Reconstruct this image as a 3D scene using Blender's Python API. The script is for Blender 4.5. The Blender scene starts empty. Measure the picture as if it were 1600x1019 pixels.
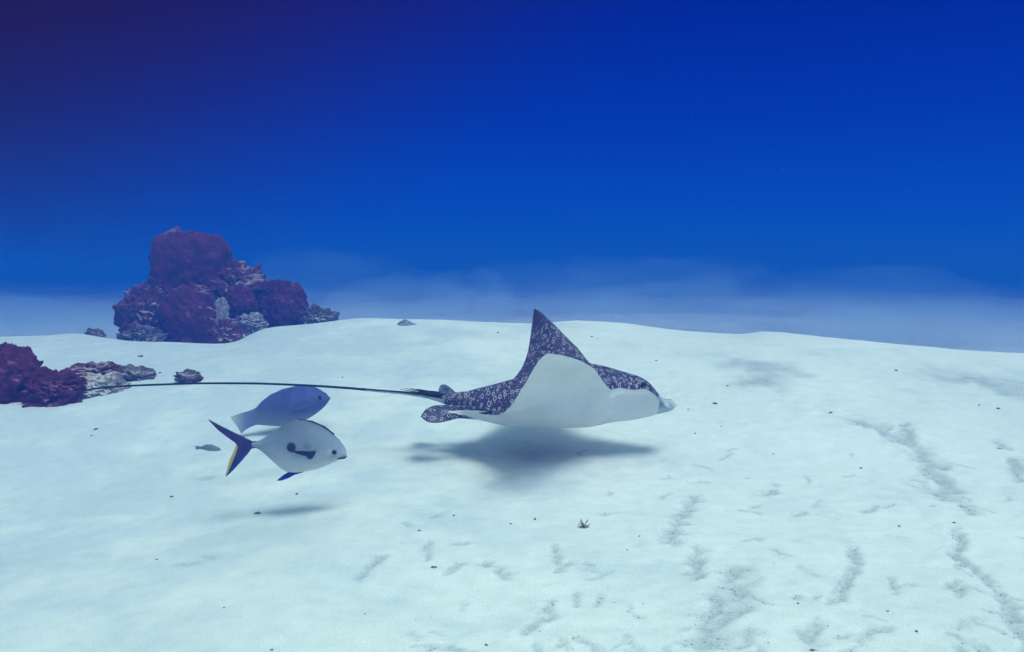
import bpy, bmesh, math, random
import numpy as np
from mathutils import Vector

random.seed(7)
rng = np.random.default_rng(11)
sc = bpy.context.scene
COL = sc.collection
R = math.radians

# ------------------------------------------------------------------ camera
FPX = 1256.0                     # focal length in photo pixels (photo 1600 x 1019)
EYE = 0.80                       # camera height above the sand
PITCH = math.atan(79.5 / FPX)    # a little downwards
cam_d = bpy.data.cameras.new('camera')
cam = bpy.data.objects.new('camera', cam_d)
COL.objects.link(cam)
cam.location = (0, 0, EYE)
cam.rotation_euler = (R(90) - PITCH, 0, 0)
cam_d.sensor_width = 36.0
cam_d.lens = 36.0 * FPX / 1600.0
cam_d.clip_start = 0.02
cam_d.clip_end = 500
sc.camera = cam

# ------------------------------------------------------------------ sun direction (towards the sun)
SUN = Vector((0.34, -0.40, 1.0)).normalized()
SUN_EL = math.asin(SUN.z)
SUN_AZ = math.atan2(SUN.x, SUN.y)

# ------------------------------------------------------------------ world: open blue water, daylight through the surface overhead
world = bpy.data.worlds.new('World')
sc.world = world
world.use_nodes = True
wn, wl = world.node_tree.nodes, world.node_tree.links
wn.clear()


def mth(nodes, links, op, a, b=None, c=None, clamp=False):
    n = nodes.new('ShaderNodeMath')
    n.operation = op
    n.use_clamp = clamp
    for i, v in enumerate((a, b, c)):
        if v is None:
            continue
        if isinstance(v, (int, float)):
            n.inputs[i].default_value = v
        else:
            links.new(v, n.inputs[i])
    return n.outputs[0]


def mixc(nodes, links, fac, a, b, mode='MIX'):
    n = nodes.new('ShaderNodeMix')
    n.data_type = 'RGBA'
    n.blend_type = mode
    for idx, v in ((0, fac), (6, a), (7, b)):
        if isinstance(v, (int, float)):
            n.inputs[idx].default_value = v
        elif isinstance(v, (tuple, list)):
            n.inputs[idx].default_value = (*v[:3], 1)
        else:
            links.new(v, n.inputs[idx])
    return n.outputs[2]


def ramp(nodes, links, fac, stops, interp='LINEAR'):
    n = nodes.new('ShaderNodeValToRGB')
    cr = n.color_ramp
    cr.interpolation = interp
    while len(cr.elements) < len(stops):
        cr.elements.new(0.5)
    for e, (p, c) in zip(cr.elements, stops):
        e.position = p
        e.color = (*c, 1) if len(c) == 3 else c
    links.new(fac, n.inputs[0])
    return n.outputs[0]


def smooth(nodes, links, v, lo, hi):
    n = nodes.new('ShaderNodeMapRange')
    n.interpolation_type = 'SMOOTHSTEP'
    links.new(v, n.inputs[0])
    n.inputs[1].default_value = lo
    n.inputs[2].default_value = hi
    return n.outputs[0]


tc = wn.new('ShaderNodeTexCoord')
sx = wn.new('ShaderNodeSeparateXYZ')
wl.new(tc.outputs['Generated'], sx.inputs[0])
zt = mth(wn, wl, 'ADD', sx.outputs[2], 0.1)
water_col = ramp(wn, wl, zt, [
    (0.00, (0.010, 0.080, 0.340)),
    (0.10, (0.002, 0.062, 0.355)),
    (0.17, (0.000, 0.040, 0.340)),
    (0.28, (0.000, 0.020, 0.280)),
    (0.40, (0.000, 0.009, 0.215)),
    (0.50, (0.000, 0.005, 0.160)),
    (0.75, (0.000, 0.008, 0.170))])
f1 = mth(wn, wl, 'MULTIPLY', sx.outputs[0], -0.75)
f2 = mth(wn, wl, 'MULTIPLY_ADD', sx.outputs[2], 1.05, f1)
fl = smooth(wn, wl, f2, 0.14, 0.74)
water_col = mixc(wn, wl, fl, water_col, (0.012, 0.000, 0.026))
sky = wn.new('ShaderNodeTexSky')
sky.sky_type = 'NISHITA'
sky.sun_disc = False
sky.sun_elevation = SUN_EL
sky.sun_rotation = SUN_AZ
# the flat surface refracts the whole sky into the cone overhead: sin(air) = 1.33 sin(water)
hx = mth(wn, wl, 'MULTIPLY', sx.outputs[0], 1.33)
hy = mth(wn, wl, 'MULTIPLY', sx.outputs[1], 1.33)
h2 = mth(wn, wl, 'ADD', mth(wn, wl, 'MULTIPLY', hx, hx), mth(wn, wl, 'MULTIPLY', hy, hy))
hz = mth(wn, wl, 'SQRT', mth(wn, wl, 'MAXIMUM', mth(wn, wl, 'SUBTRACT', 1.0, h2), 0.0004))
cmb = wn.new('ShaderNodeCombineXYZ')
for i_, v_ in enumerate((hx, hy, hz)):
    wl.new(v_, cmb.inputs[i_])
wl.new(cmb.outputs[0], sky.inputs[0])
sky_t = mixc(wn, wl, 1.0, sky.outputs[0], (1.62, 1.95, 1.25), 'MULTIPLY')
bg_w = wn.new('ShaderNodeBackground')
wl.new(water_col, bg_w.inputs[0])
bg_w.inputs[1].default_value = 1.0
bg_s = wn.new('ShaderNodeBackground')
wl.new(sky_t, bg_s.inputs[0])
bg_s.inputs[1].default_value = 0.15
win = smooth(wn, wl, sx.outputs[2], 0.60, 0.72)      # the surface is bright only above the critical angle
msh = wn.new('ShaderNodeMixShader')
wl.new(win, msh.inputs[0])
wl.new(bg_w.outputs[0], msh.inputs[1])
wl.new(bg_s.outputs[0], msh.inputs[2])
wo = wn.new('ShaderNodeOutputWorld')
wl.new(msh.outputs[0], wo.inputs[0])

# ------------------------------------------------------------------ sun
sun_d = bpy.data.lights.new('sun', 'SUN')
sun_d.energy = 1.6
sun_d.angle = R(20)
sun_d.color = (0.84, 1.0, 0.93)
sun_o = bpy.data.objects.new('sun', sun_d)
COL.objects.link(sun_o)
sun_o.rotation_euler = SUN.to_track_quat('Z', 'Y').to_euler()
sun_o.location = (2, -2, 6)

# ------------------------------------------------------------------ render settings
sc.view_settings.view_transform = 'Standard'
sc.view_settings.look = 'None'
sc.view_settings.exposure = 0.58
sc.view_settings.gamma = 1.0
sc.view_settings.use_curve_mapping = False
sc.render.engine = 'CYCLES'
sc.cycles.use_denoising = True
sc.cycles.max_bounces = 8
sc.cycles.diffuse_bounces = 4
sc.cycles.volume_bounces = 1
sc.cycles.sample_clamp_indirect = 4.0


# ------------------------------------------------------------------ helpers
def ray_dir(px, py):
    xc, yc = (px - 800.0) / FPX, -(py - 509.5) / FPX
    return np.array([xc, math.cos(PITCH) + math.sin(PITCH) * yc, -math.sin(PITCH) + math.cos(PITCH) * yc])


def P(px, py, Y):
    """point on the pixel's ray at distance Y in front of the camera"""
    d = ray_dir(px, py)
    t = Y / d[1]
    return Vector((d[0] * t, Y, EYE + d[2] * t))


def _hash(ix, iy, iz, seed):
    h = (ix.astype(np.int64) * 374761393 + iy.astype(np.int64) * 668265263 + iz.astype(np.int64) * 2147483647 + seed * 974634541) & 0xFFFFFFFF
    h = ((h ^ (h >> 13)) * 1274126177) & 0xFFFFFFFF
    h = ((h ^ (h >> 16)) * 2246822519) & 0xFFFFFFFF
    return (h ^ (h >> 15)) & 0xFFFFFFFF


def vnoise(x, y, z=None, seed=0):
    """gradient noise, about -1..1"""
    x = np.asarray(x, float); y = np.asarray(y, float)
    z = np.zeros_like(x) if z is None else np.asarray(z, float)
    x0, y0, z0 = np.floor(x), np.floor(y), np.floor(z)
    fx, fy, fz = x - x0, y - y0, z - z0
    u, v, w = [f * f * f * (f * (f * 6 - 15) + 10) for f in (fx, fy, fz)]
    res = 0
    for dx in (0, 1):
        for dy in (0, 1):
            for dz in (0, 1):
                h = _hash(x0 + dx, y0 + dy, z0 + dz, seed)
                gx = ((h & 1023) / 511.5 - 1); gy = (((h >> 10) & 1023) / 511.5 - 1); gz = (((h >> 20) & 1023) / 511.5 - 1)
                d = gx * (fx - dx) + gy * (fy - dy) + gz * (fz - dz)
                res = res + d * (u if dx else 1 - u) * (v if dy else 1 - v) * (w if dz else 1 - w)
    return res * 1.3


def fbm(x, y, z=None, seed=0, octaves=4, gain=0.5):
    a, s, t = 1.0, 1.0, 0
    for o in range(octaves):
        t = t + a * vnoise(x * s, y * s, None if z is None else z * s, seed + o * 17)
        a *= gain
        s *= 2.03
    return t


def sstep(x, lo, hi):
    t = np.clip((np.asarray(x, float) - lo) / (hi - lo), 0, 1)
    return t * t * (3 - 2 * t)


def link_mesh(name, verts, faces, mats, parent=None, loc=(0, 0, 0), smooth_shade=True, face_mat=None):
    me = bpy.data.meshes.new(name)
    me.from_pydata([tuple(v) for v in verts], [], [tuple(f) for f in faces])
    for m in (mats if isinstance(mats, (list, tuple)) else [mats]):
        me.materials.append(m)
    if face_mat is not None:
        me.polygons.foreach_set('material_index', np.asarray(face_mat, np.int32))
    if smooth_shade:
        me.polygons.foreach_set('use_smooth', np.ones(len(me.polygons), bool))
    me.update()
    o = bpy.data.objects.new(name, me)
    COL.objects.link(o)
    o.location = loc
    if parent is not None:
        o.parent = parent
    return o


def tag(o, label, cat=None, group=None, kind=None):
    if label: o['label'] = label
    if cat: o['category'] = cat
    if group: o['group'] = group
    if kind: o['kind'] = kind
    return o


def empty(name, loc):
    o = bpy.data.objects.new(name, None)
    o.empty_display_size = 0.1
    COL.objects.link(o)
    o.location = loc
    return o


def new_mat(name):
    m = bpy.data.materials.new(name)
    m.use_nodes = True
    nt = m.node_tree
    b = nt.nodes['Principled BSDF']
    return m, nt.nodes, nt.links, b


def noise_tex(nodes, links, vec, scale, detail=4, rough=0.55):
    n = nodes.new('ShaderNodeTexNoise')
    n.inputs['Scale'].default_value = scale
    n.inputs['Detail'].default_value = detail
    n.inputs['Roughness'].default_value = rough
    if vec is not None:
        links.new(vec, n.inputs['Vector'])
    return n.outputs[0]


def bump(nodes, links, b, height, strength, dist, prev=None):
    n = nodes.new('ShaderNodeBump')
    n.inputs['Strength'].default_value = strength
    n.inputs['Distance'].default_value = dist
    links.new(height, n.inputs['Height'])
    if prev is not None:
        links.new(prev, n.inputs['Normal'])
    links.new(n.outputs[0], b.inputs['Normal'])
    return n.outputs[0]


# ------------------------------------------------------------------ the sand: a bank that rises to a crest and drops behind it
CREST = [(-900, 560, 6.6), (-300, 540, 7.0), (0, 529, 7.0), (120, 521, 7.0), (200, 538, 6.8), (370, 541, 6.6), (405, 513, 6.6),
         (480, 507, 6.6), (560, 497, 6.6), (700, 500, 6.6), (825, 508, 6.5), (900, 503, 6.5), (1000, 512, 6.3),
         (1100, 521, 6.1), (1165, 526, 6.0), (1190, 517, 5.9), (1300, 528, 5.7), (1400, 540, 5.5), (1450, 545, 5.4),
         (1600, 556, 5.2), (1900, 575, 5.0), (2600, 600, 5.0)]
_cu, _cz, _cd = [], [], []
for px, py, D in CREST:
    p = P(px, py, D)
    _cu.append(p.x / D); _cz.append(p.z); _cd.append(D)
_cu, _cz, _cd = map(np.array, (_cu, _cz, _cd))
_ug = np.linspace(-2.5, 2.5, 4001)
_k = np.exp(-0.5 * (np.arange(-30, 31) / 11.0) ** 2); _k /= _k.sum()
_zg = np.convolve(np.pad(np.interp(_ug, _cu, _cz), 30, mode='edge'), _k, 'valid')
_k2 = np.exp(-0.5 * (np.arange(-400, 401) / 110.0) ** 2); _k2 /= _k2.sum()
_zb = np.convolve(np.pad(np.interp(_ug, _cu, _cz), 400, mode='edge'), _k2, 'valid')
_dg = np.convolve(np.pad(np.interp(_ug, _cu, _cd), 30, mode='edge'), _k, 'valid')


def H0(x, y):
    """broad shape of the sand"""
    x = np.asarray(x, float); y = np.asarray(y, float)
    ys = np.maximum(y, 0.6)
    u = x / ys
    Zc = np.interp(u, _ug, _zg); D = np.interp(u, _ug, _dg)
    t = np.clip((y - 3.0) / (D - 3.0), 0, 1)
    Zb = np.interp(u, _ug, _zb)
    rise = Zb * (0.35 * t + 0.65 * t * t * (3 - 2 * t)) + (Zc - Zb) * t ** 7
    back = np.clip((y - D) / 4.2, 0, 1)
    back = back * back * (3 - 2 * back)
    far = -0.45 + 0.006 * np.clip(y - 12, 0, 60) + (0.10 + 0.006 * np.clip(y - 14, 0, 50)) * fbm(x * 0.13 + 3, y * 0.10, seed=5, octaves=3)
    h = np.where(y < D, rise, Zc + (far - Zc) * back)
    # far dune showing past the right-hand end of the crest
    h = h + 0.30 * np.exp(-((y - 9.6) / 1.1) ** 2) * sstep(x, 4.6, 5.6)
    h = h + 0.030 * fbm(x * 0.55 + 9, y * 0.6 + 2, seed=21, octaves=3) * sstep(y, 0.5, 2.0)
    # slope added on the left, tilted from the sun to darken that side
    h = h - 0.10 * np.clip(-x - 0.55, 0, 1.2) * (1 - sstep(y, 3.2, 4.6))
    return h


def G(px, py):
    """where the pixel's ray meets the sand"""
    d = ray_dir(px, py)
    ys = np.geomspace(1.0, 80, 3000)
    t = ys / d[1]
    z = EYE + d[2] * t
    hit = np.nonzero(z < H0(d[0] * t, ys))[0]
    i = hit[0] if len(hit) else len(ys) - 1
    return Vector((d[0] * t[i], ys[i], z[i]))


# hollows where coarse grey grit has gathered: (pixel path, half width m, depth m)
HOLLOWS = [
    ([(1335, 655), (1378, 672), (1415, 690), (1440, 712), (1462, 745), (1480, 778)], 0.052, 0.020),
    ([(1412, 662), (1420, 690)], 0.03, 0.010),
    ([(1505, 790), (1520, 806)], 0.022, 0.010),
    ([(1490, 826), (1500, 848), (1488, 868), (1510, 886), (1530, 896), (1552, 922), (1572, 948), (1580, 975), (1600, 996)], 0.017, 0.016),
    ([(1330, 858), (1336, 882), (1318, 905), (1308, 938)], 0.015, 0.014),
    ([(1480, 925), (1490, 910)], 0.015, 0.009),
    ([(1088, 858), (1086, 900)], 0.022, 0.012),
    ([(1148, 890), (1140, 930), (1122, 960), (1110, 1000)], 0.038, 0.014),
    ([(1085, 775), (1062, 810), (1044, 850)], 0.026, 0.012),
    ([(1190, 775), (1208, 768)], 0.02, 0.009),
    ([(1350, 800), (1372, 792)], 0.018, 0.007),
    ([(1150, 568), (1200, 575), (1190, 600)], 0.13, 0.007),
    ([(1500, 585), (1560, 592), (1610, 612)], 0.16, 0.018),
    ([(860, 940), (852, 958), (862, 968)], 0.012, 0.010),
    ([(900, 928), (899, 950)], 0.008, 0.007),
    ([(938, 930), (932, 950)], 0.008, 0.007),
    ([(660, 860), (672, 845), (668, 875)], 0.009, 0.006),
    ([(596, 868), (560, 905)], 0.016, 0.006),
    ([(760, 880), (790, 900)], 0.022, 0.009),
    ([(866, 850), (870, 880)], 0.012, 0.007),
    ([(1585, 720), (1592, 750)], 0.03, 0.010),
    ([(1560, 690), (1570, 700)], 0.025, 0.008),
    ([(1255, 990), (1270, 1010)], 0.02, 0.008),
    ([(1390, 900), (1400, 930)], 0.008, 0.006),
    ([(1345, 1000), (1375, 985)], 0.02, 0.009),
    ([(1160, 1010), (1170, 985)], 0.02, 0.009),
    ([(700, 895), (720, 880)], 0.014, 0.006),
    ([(300, 880), (330, 870)], 0.03, 0.004),
    ([(820, 990), (850, 968)], 0.012, 0.006),
]
_hol = []
for path, wd, dp in HOLLOWS:
    _hol.append(([np.array(G(*q)[:2]) for q in path], wd, dp))
# heads of small scuffs, scattered by fin and ray
_rs = random.Random(4)
for i in range(110):
    cx, cy = _rs.uniform(640, 1640), _rs.uniform(690, 1060)
    if cx < 900 and cy < 800:
        continue
    g = G(cx, cy)
    a = _rs.uniform(0.2, 2.6)
    L = _rs.uniform(0.02, 0.10)
    p0 = np.array([g.x, g.y]); p1 = p0 + np.array([math.cos(a), math.sin(a)]) * L * 0.5
    p2 = p1 + np.array([math.cos(a + _rs.uniform(-0.9, 0.9)), math.sin(a + _rs.uniform(-.9, .9))]) * L * 0.5
    _hol.append(([p0, p1, p2], _rs.uniform(0.005, 0.012), _rs.uniform(0.003, 0.007)))


def seg_dist(x, y, a, b):
    d = b - a
    L2 = max(float(d @ d), 1e-9)
    t = np.clip(((x - a[0]) * d[0] + (y - a[1]) * d[1]) / L2, 0, 1)
    return np.hypot(x - a[0] - t * d[0], y - a[1] - t * d[1])


def spaced(lo, hi, step, out_lo, out_hi, grow):
    core = list(np.arange(lo, hi + 1e-6, step))
    a, s, x = [], step, lo
    while x > out_lo:
        s *= grow; x -= s; a.append(x)
    b, s, x = [], step, hi
    while x < out_hi:
        s *= grow; x += s; b.append(x)
    return np.array(a[::-1] + core + b)


gx = spaced(-2.4, 2.6, 0.0095, -62, 62, 1.045)
gy = spaced(1.25, 4.6, 0.0095, -18, 92, 1.035)
NX, NY = len(gx), len(gy)
X, Y = np.meshgrid(gx, gy)
Z = H0(X, Y)
near = 1 - sstep(np.hypot(X, Y), 5.0, 9.0)
right = sstep(X, -0.9, 0.35)
# trampled, lumpy sand: strong on the right of the bank, smooth on the reef side
wx = X + 0.05 * fbm(X * 4, Y * 4, seed=71, octaves=2); wy = Y + 0.05 * fbm(X * 4 + 7, Y * 4, seed=72, octaves=2)
Z += near * (0.003 + 0.007 * right) * fbm(wx * 3.1, wy * 3.6, seed=31, octaves=4)
rid = 1 - np.abs(fbm(wx * 5.5, wy * 7.0, seed=47, octaves=3)) * 2.2
Z += near * right * 0.0025 * np.clip(rid, -0.5, 1)
Z += near * 0.0010 * fbm(X * 28, Y * 34, seed=55, octaves=3)
grit = np.zeros_like(X)
for pts, wd, dp in _hol:
    mx = min(p[0] for p in pts) - wd * 5, max(p[0] for p in pts) + wd * 5
    my = min(p[1] for p in pts) - wd * 7, max(p[1] for p in pts) + wd * 7
    i0, i1 = np.searchsorted(gx, mx); j0, j1 = np.searchsorted(gy, my)
    if i1 <= i0 or j1 <= j0:
        continue
    xs, ys = X[j0:j1, i0:i1], Y[j0:j1, i0:i1]
    d = np.full(xs.shape, 9.0)
    xw = xs + wd * 1.3 * fbm(xs / wd * 0.5, ys / wd * 0.5, seed=81, octaves=3)
    yw = ys + wd * 1.3 * fbm(xs / wd * 0.5 + 5, ys / wd * 0.5, seed=83, octaves=3)
    for a, b in zip(pts[:-1], pts[1:]):
        d = np.minimum(d, seg_dist(xw, yw, a, b))
    g = np.exp(-(d / wd) ** 2) * np.clip(1.0 + 0.7 * fbm(xs / wd * 0.6 + 3, ys / wd * 0.6, seed=85, octaves=3), 0.1, 1.1)
    dp *= 0.75
    Z[j0:j1, i0:i1] -= dp * g * (1.0 + 0.3 * vnoise(xs / wd, ys / wd, seed=9)) - dp * 0.2 * np.exp(-((d - wd * 1.9) / (wd * 0.7)) ** 2)
    grit[j0:j1, i0:i1] = np.maximum(grit[j0:j1, i0:i1], g * min(1.0, 0.35 + dp / 0.007))
# far rubble patches; the steady darkening with distance is haze fade painted in
farp = sstep(Y, 9, 13) * sstep(fbm(X * 0.22, Y * 0.10 + 4, seed=91, octaves=3), 0.0, 0.5)
grit = np.maximum(grit, np.maximum(farp * 0.8, 0.75 * sstep(Y, 16, 45)))

sand_mat, n, l, b = new_mat('pale_sand')
att = n.new('ShaderNodeAttribute'); att.attribute_name = 'grit'
tcx = n.new('ShaderNodeTexCoord')
v = tcx.outputs['Object']
big = noise_tex(n, l, v, 0.9, 3)
c1 = ramp(n, l, big, [(0.3, (0.69, 0.72, 0.70)), (0.7, (0.78, 0.80, 0.77))])
mid = noise_tex(n, l, v, 14, 5, 0.6)
att2 = n.new('ShaderNodeAttribute'); att2.attribute_name = 'silt'
mottle_nz = noise_tex(n, l, v, 2.6, 6, 0.62)
cast_fac = smooth(n, l, mth(n, l, 'ADD', mth(n, l, 'MULTIPLY', att2.outputs['Fac'], 0.30), mottle_nz), 0.50, 0.86)
c1 = mixc(n, l, mth(n, l, 'MULTIPLY', cast_fac, 0.70), c1, (0.50, 0.58, 0.64))  # silt mottling plus the left side's darker shading, painted into the sand colour
c2 = mixc(n, l, 0.8, c1, ramp(n, l, mid, [(0.3, (0.88, 0.90, 0.90)), (0.62, (1, 1, 1))]), 'MULTIPLY')
fine = noise_tex(n, l, v, 330, 2, 0.7)
c3 = mixc(n, l, 1.0, c2, ramp(n, l, fine, [(0.28, (0.72, 0.75, 0.78)), (0.55, (1, 1, 1))]), 'MULTIPLY')
gn = noise_tex(n, l, v, 120, 3, 0.7)
gm = mth(n, l, 'MULTIPLY_ADD', gn, 1.6, -0.62)
gm = mth(n, l, 'MULTIPLY', mth(n, l, 'ADD', gm, 0.45, clamp=True), att.outputs['Fac'], clamp=True)
c4 = mixc(n, l, gm, c3, (0.30, 0.36, 0.40))
l.new(c4, b.inputs['Base Color'])
b.inputs['Roughness'].default_value = 0.95
b.inputs['Specular IOR Level'].default_value = 0.15
b1 = bump(n, l, b, mid, 0.25, 0.005)
bump(n, l, b, fine, 0.4, 0.0012, b1)

idx = np.arange(NX * NY).reshape(NY, NX)
quads = np.stack([idx[:-1, :-1], idx[:-1, 1:], idx[1:, 1:], idx[1:, :-1]], -1).reshape(-1, 4)
me = bpy.data.meshes.new('seabed')
me.vertices.add(NX * NY)
me.vertices.foreach_set('co', np.stack([X, Y, Z], -1).astype(np.float32).ravel())
me.loops.add(quads.size)
me.loops.foreach_set('vertex_index', quads.astype(np.int32).ravel())
me.polygons.add(len(quads))
me.polygons.foreach_set('loop_start', np.arange(0, quads.size, 4, dtype=np.int32))
me.polygons.foreach_set('use_smooth', np.ones(len(quads), bool))
me.materials.append(sand_mat)
me.update(calc_edges=True)
at = me.attributes.new('grit', 'FLOAT', 'POINT')
at.data.foreach_set('value', grit.astype(np.float32).ravel())
# bluish silt mottling; the lavender lens shading over the left is painted in
silt = np.clip((0.9 - X) / 2.6, 0, 1) * (1 - sstep(Y, 6, 10)) + 0.25 * fbm(X * 0.8, Y * 0.8, seed=111, octaves=3)
at = me.attributes.new('silt', 'FLOAT', 'POINT')
at.data.foreach_set('value', np.clip(silt, 0, 1).astype(np.float32).ravel())
seabed = bpy.data.objects.new('seabed', me)
COL.objects.link(seabed)
tag(seabed, 'pale rippled sand seabed rising to a low crest', 'seabed', kind='structure')


def ground_z(x, y):
    i = int(np.clip(np.searchsorted(gx, x) - 1, 0, NX - 2)); j = int(np.clip(np.searchsorted(gy, y) - 1, 0, NY - 2))
    tx = (x - gx[i]) / (gx[i + 1] - gx[i]); ty = (y - gy[j]) / (gy[j + 1] - gy[j])
    return float((Z[j, i] * (1 - tx) + Z[j, i + 1] * tx) * (1 - ty) + (Z[j + 1, i] * (1 - tx) + Z[j + 1, i + 1] * tx) * ty)


# ------------------------------------------------------------------ water haze
HZ0, HZ1 = float(Z.min()) - 1.0, 1.50
hv = [(x, y, z) for z in (HZ0, HZ1) for y in (-20, 97) for x in (-66, 66)]
hf = [(0, 2, 3, 1), (4, 5, 7, 6), (0, 1, 5, 4), (2, 6, 7, 3), (0, 4, 6, 2), (1, 3, 7, 5)]
hm = bpy.data.materials.new('water_haze')
hm.use_nodes = True
hn, hl = hm.node_tree.nodes, hm.node_tree.links
hn.clear()
pv = hn.new('ShaderNodeVolumePrincipled')
pv.inputs['Color'].default_value = (0.012, 0.13, 0.60, 1)
pv.inputs['Density'].default_value = 0.060
pv.inputs['Anisotropy'].default_value = 0.0
ho = hn.new('ShaderNodeOutputMaterial')
hl.new(pv.outputs[0], ho.inputs['Volume'])
haze = link_mesh('haze', hv, hf, hm, smooth_shade=False)
tag(haze, 'blue haze of the sea water', 'haze', kind='stuff')

# thin clouds of stirred-up silt hanging behind the crest
def silt_mat(dens):
    cm = bpy.data.materials.new('stirred_silt')
    cm.use_nodes = True
    cn, cl = cm.node_tree.nodes, cm.node_tree.links
    cn.clear()
    cv = cn.new('ShaderNodeVolumePrincipled')
    cv.inputs['Color'].default_value = (0.44, 0.70, 1.0, 1)
    cv.inputs['Density'].default_value = dens
    co_ = cn.new('ShaderNodeOutputMaterial')
    cl.new(cv.outputs[0], co_.inputs['Volume'])
    return cm


SILT = [silt_mat(d) for d in (0.06, 0.11, 0.18)]
bm = bmesh.new()
bmesh.ops.create_icosphere(bm, subdivisions=4, radius=1.0)
cV = np.array([q.co[:] for q in bm.verts]); cF = [[q.index for q in f.verts] for f in bm.faces]
bm.free()
for k, (px, py, Yd, wx_, wz_, wy_, dn) in enumerate([
        (548, 496, 9.3, 0.55, 0.26, 0.7, 2), (640, 468, 11.5, 1.0, 0.42, 1.2, 1), (735, 462, 10.6, 0.65, 0.36, 1.0, 1), (772, 486, 9.4, 0.30, 0.28, 0.6, 2), (690, 492, 9.2, 0.7, 0.16, 0.8, 1),
        (930, 488, 9.8, 0.8, 0.28, 1.0, 1), (1050, 480, 11.6, 1.3, 0.40, 1.3, 1), (1150, 458, 12.2, 0.9, 0.46, 1.2, 0), (1240, 492, 10.0, 1.0, 0.28, 1.0, 1), (1010, 440, 12.5, 1.5, 0.42, 1.5, 0),
        (1340, 508, 9.0, 0.55, 0.30, 0.8, 2), (1430, 500, 10.2, 1.0, 0.34, 1.0, 1), (1540, 506, 11.0, 1.3, 0.44, 1.2, 1), (1380, 455, 13.0, 1.6, 0.44, 1.5, 0),
        (60, 500, 12.0, 1.6, 0.36, 1.2, 2), (-60, 485, 14.0, 2.2, 0.40, 1.4, 1), (150, 505, 10.5, 0.8, 0.22, 0.8, 1), (500, 440, 13.5, 1.5, 0.50, 1.4, 0), (860, 450, 13.0, 1.3, 0.42, 1.4, 0)]):
    c = P(px, py, Yd)
    rr = 1 + 0.42 * fbm(cV[:, 0] * 1.7 + k * 5.3, cV[:, 1] * 1.7, cV[:, 2] * 1.7, 301 + k, 3)
    o = link_mesh('silt_cloud', cV * rr[:, None] * np.array([wx_, wy_, wz_]), cF, SILT[dn], loc=c)
    tag(o, 'thin pale cloud of stirred silt hanging behind the sand crest', 'silt', 'silt clouds behind the sand crest', 'stuff')

# ------------------------------------------------------------------ reef rocks
rock_cache = {}


def ico(sub):
    if sub not in rock_cache:
        bm = bmesh.new()
        bmesh.ops.create_icosphere(bm, subdivisions=sub, radius=1.0)
        vv = np.array([q.co[:] for q in bm.verts]); ff = [[q.index for q in f.verts] for f in bm.faces]
        bm.free()
        rock_cache[sub] = (vv, ff)
    return rock_cache[sub]


def rock_mat(name, dark, mid_c, dust, dust_amt):
    m, n, l, b = new_mat(name)
    t = n.new('ShaderNodeTexCoord'); v = t.outputs['Object']
    a = noise_tex(n, l, v, 5.0, 6, 0.65)
    c = ramp(n, l, a, [(0.35, dark), (0.65, mid_c)])
    d = noise_tex(n, l, v, 3.1, 5, 0.6)
    geo = n.new('ShaderNodeNewGeometry')
    s = n.new('ShaderNodeSeparateXYZ'); l.new(geo.outputs['Normal'], s.inputs[0])
    e = mth(n, l, 'MULTIPLY_ADD', s.outputs[2], 0.35, mth(n, l, 'ADD', d, -0.35))     # sand settles on upward ledges
    f = smooth(n, l, e, 0.40 - dust_amt, 0.62 - dust_amt)
    c = mixc(n, l, mth(n, l, 'MULTIPLY', f, 0.8), c, dust)
    k = noise_tex(n, l, v, 38, 4, 0.7)
    c = mixc(n, l, 0.7, c, ramp(n, l, k, [(0.3, (0.55, 0.55, 0.55)), (0.65, (1.15, 1.1, 1.1))]), 'MULTIPLY')
    l.new(c, b.inputs['Base Color'])
    b.inputs['Roughness'].default_value = 0.95
    b.inputs['Specular IOR Level'].default_value = 0.1
    b1 = bump(n, l, b, a, 0.8, 0.06)
    bump(n, l, b, k, 0.5, 0.010, b1)
    return m


MAROON = rock_mat('maroon_coral_rock', (0.058, 0.008, 0.034), (0.135, 0.027, 0.068), (0.30, 0.20, 0.26), -0.02)
DUSTY = rock_mat('dusty_coral_rock', (0.080, 0.016, 0.042), (0.18, 0.060, 0.095), (0.42, 0.38, 0.40), 0.06)
PALE = rock_mat('pale_limestone', (0.20, 0.18, 0.19), (0.36, 0.35, 0.34), (0.56, 0.56, 0.53), 0.06)
RIMMED = rock_mat('maroon_rock_with_pale_rim', (0.058, 0.008, 0.034), (0.135, 0.027, 0.068), (0.40, 0.32, 0.34), 0.05)
RUBBLE = rock_mat('sandy_rubble', (0.16, 0.13, 0.15), (0.38, 0.37, 0.36), (0.62, 0.63, 0.60), 0.12)
SLATE = rock_mat('slate_grey_stone', (0.16, 0.20, 0.26), (0.26, 0.31, 0.38), (0.45, 0.50, 0.54), 0.02)
GREY = rock_mat('grey_rubble', (0.07, 0.05, 0.075), (0.18, 0.15, 0.17), (0.44, 0.43, 0.42), 0.03)


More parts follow.
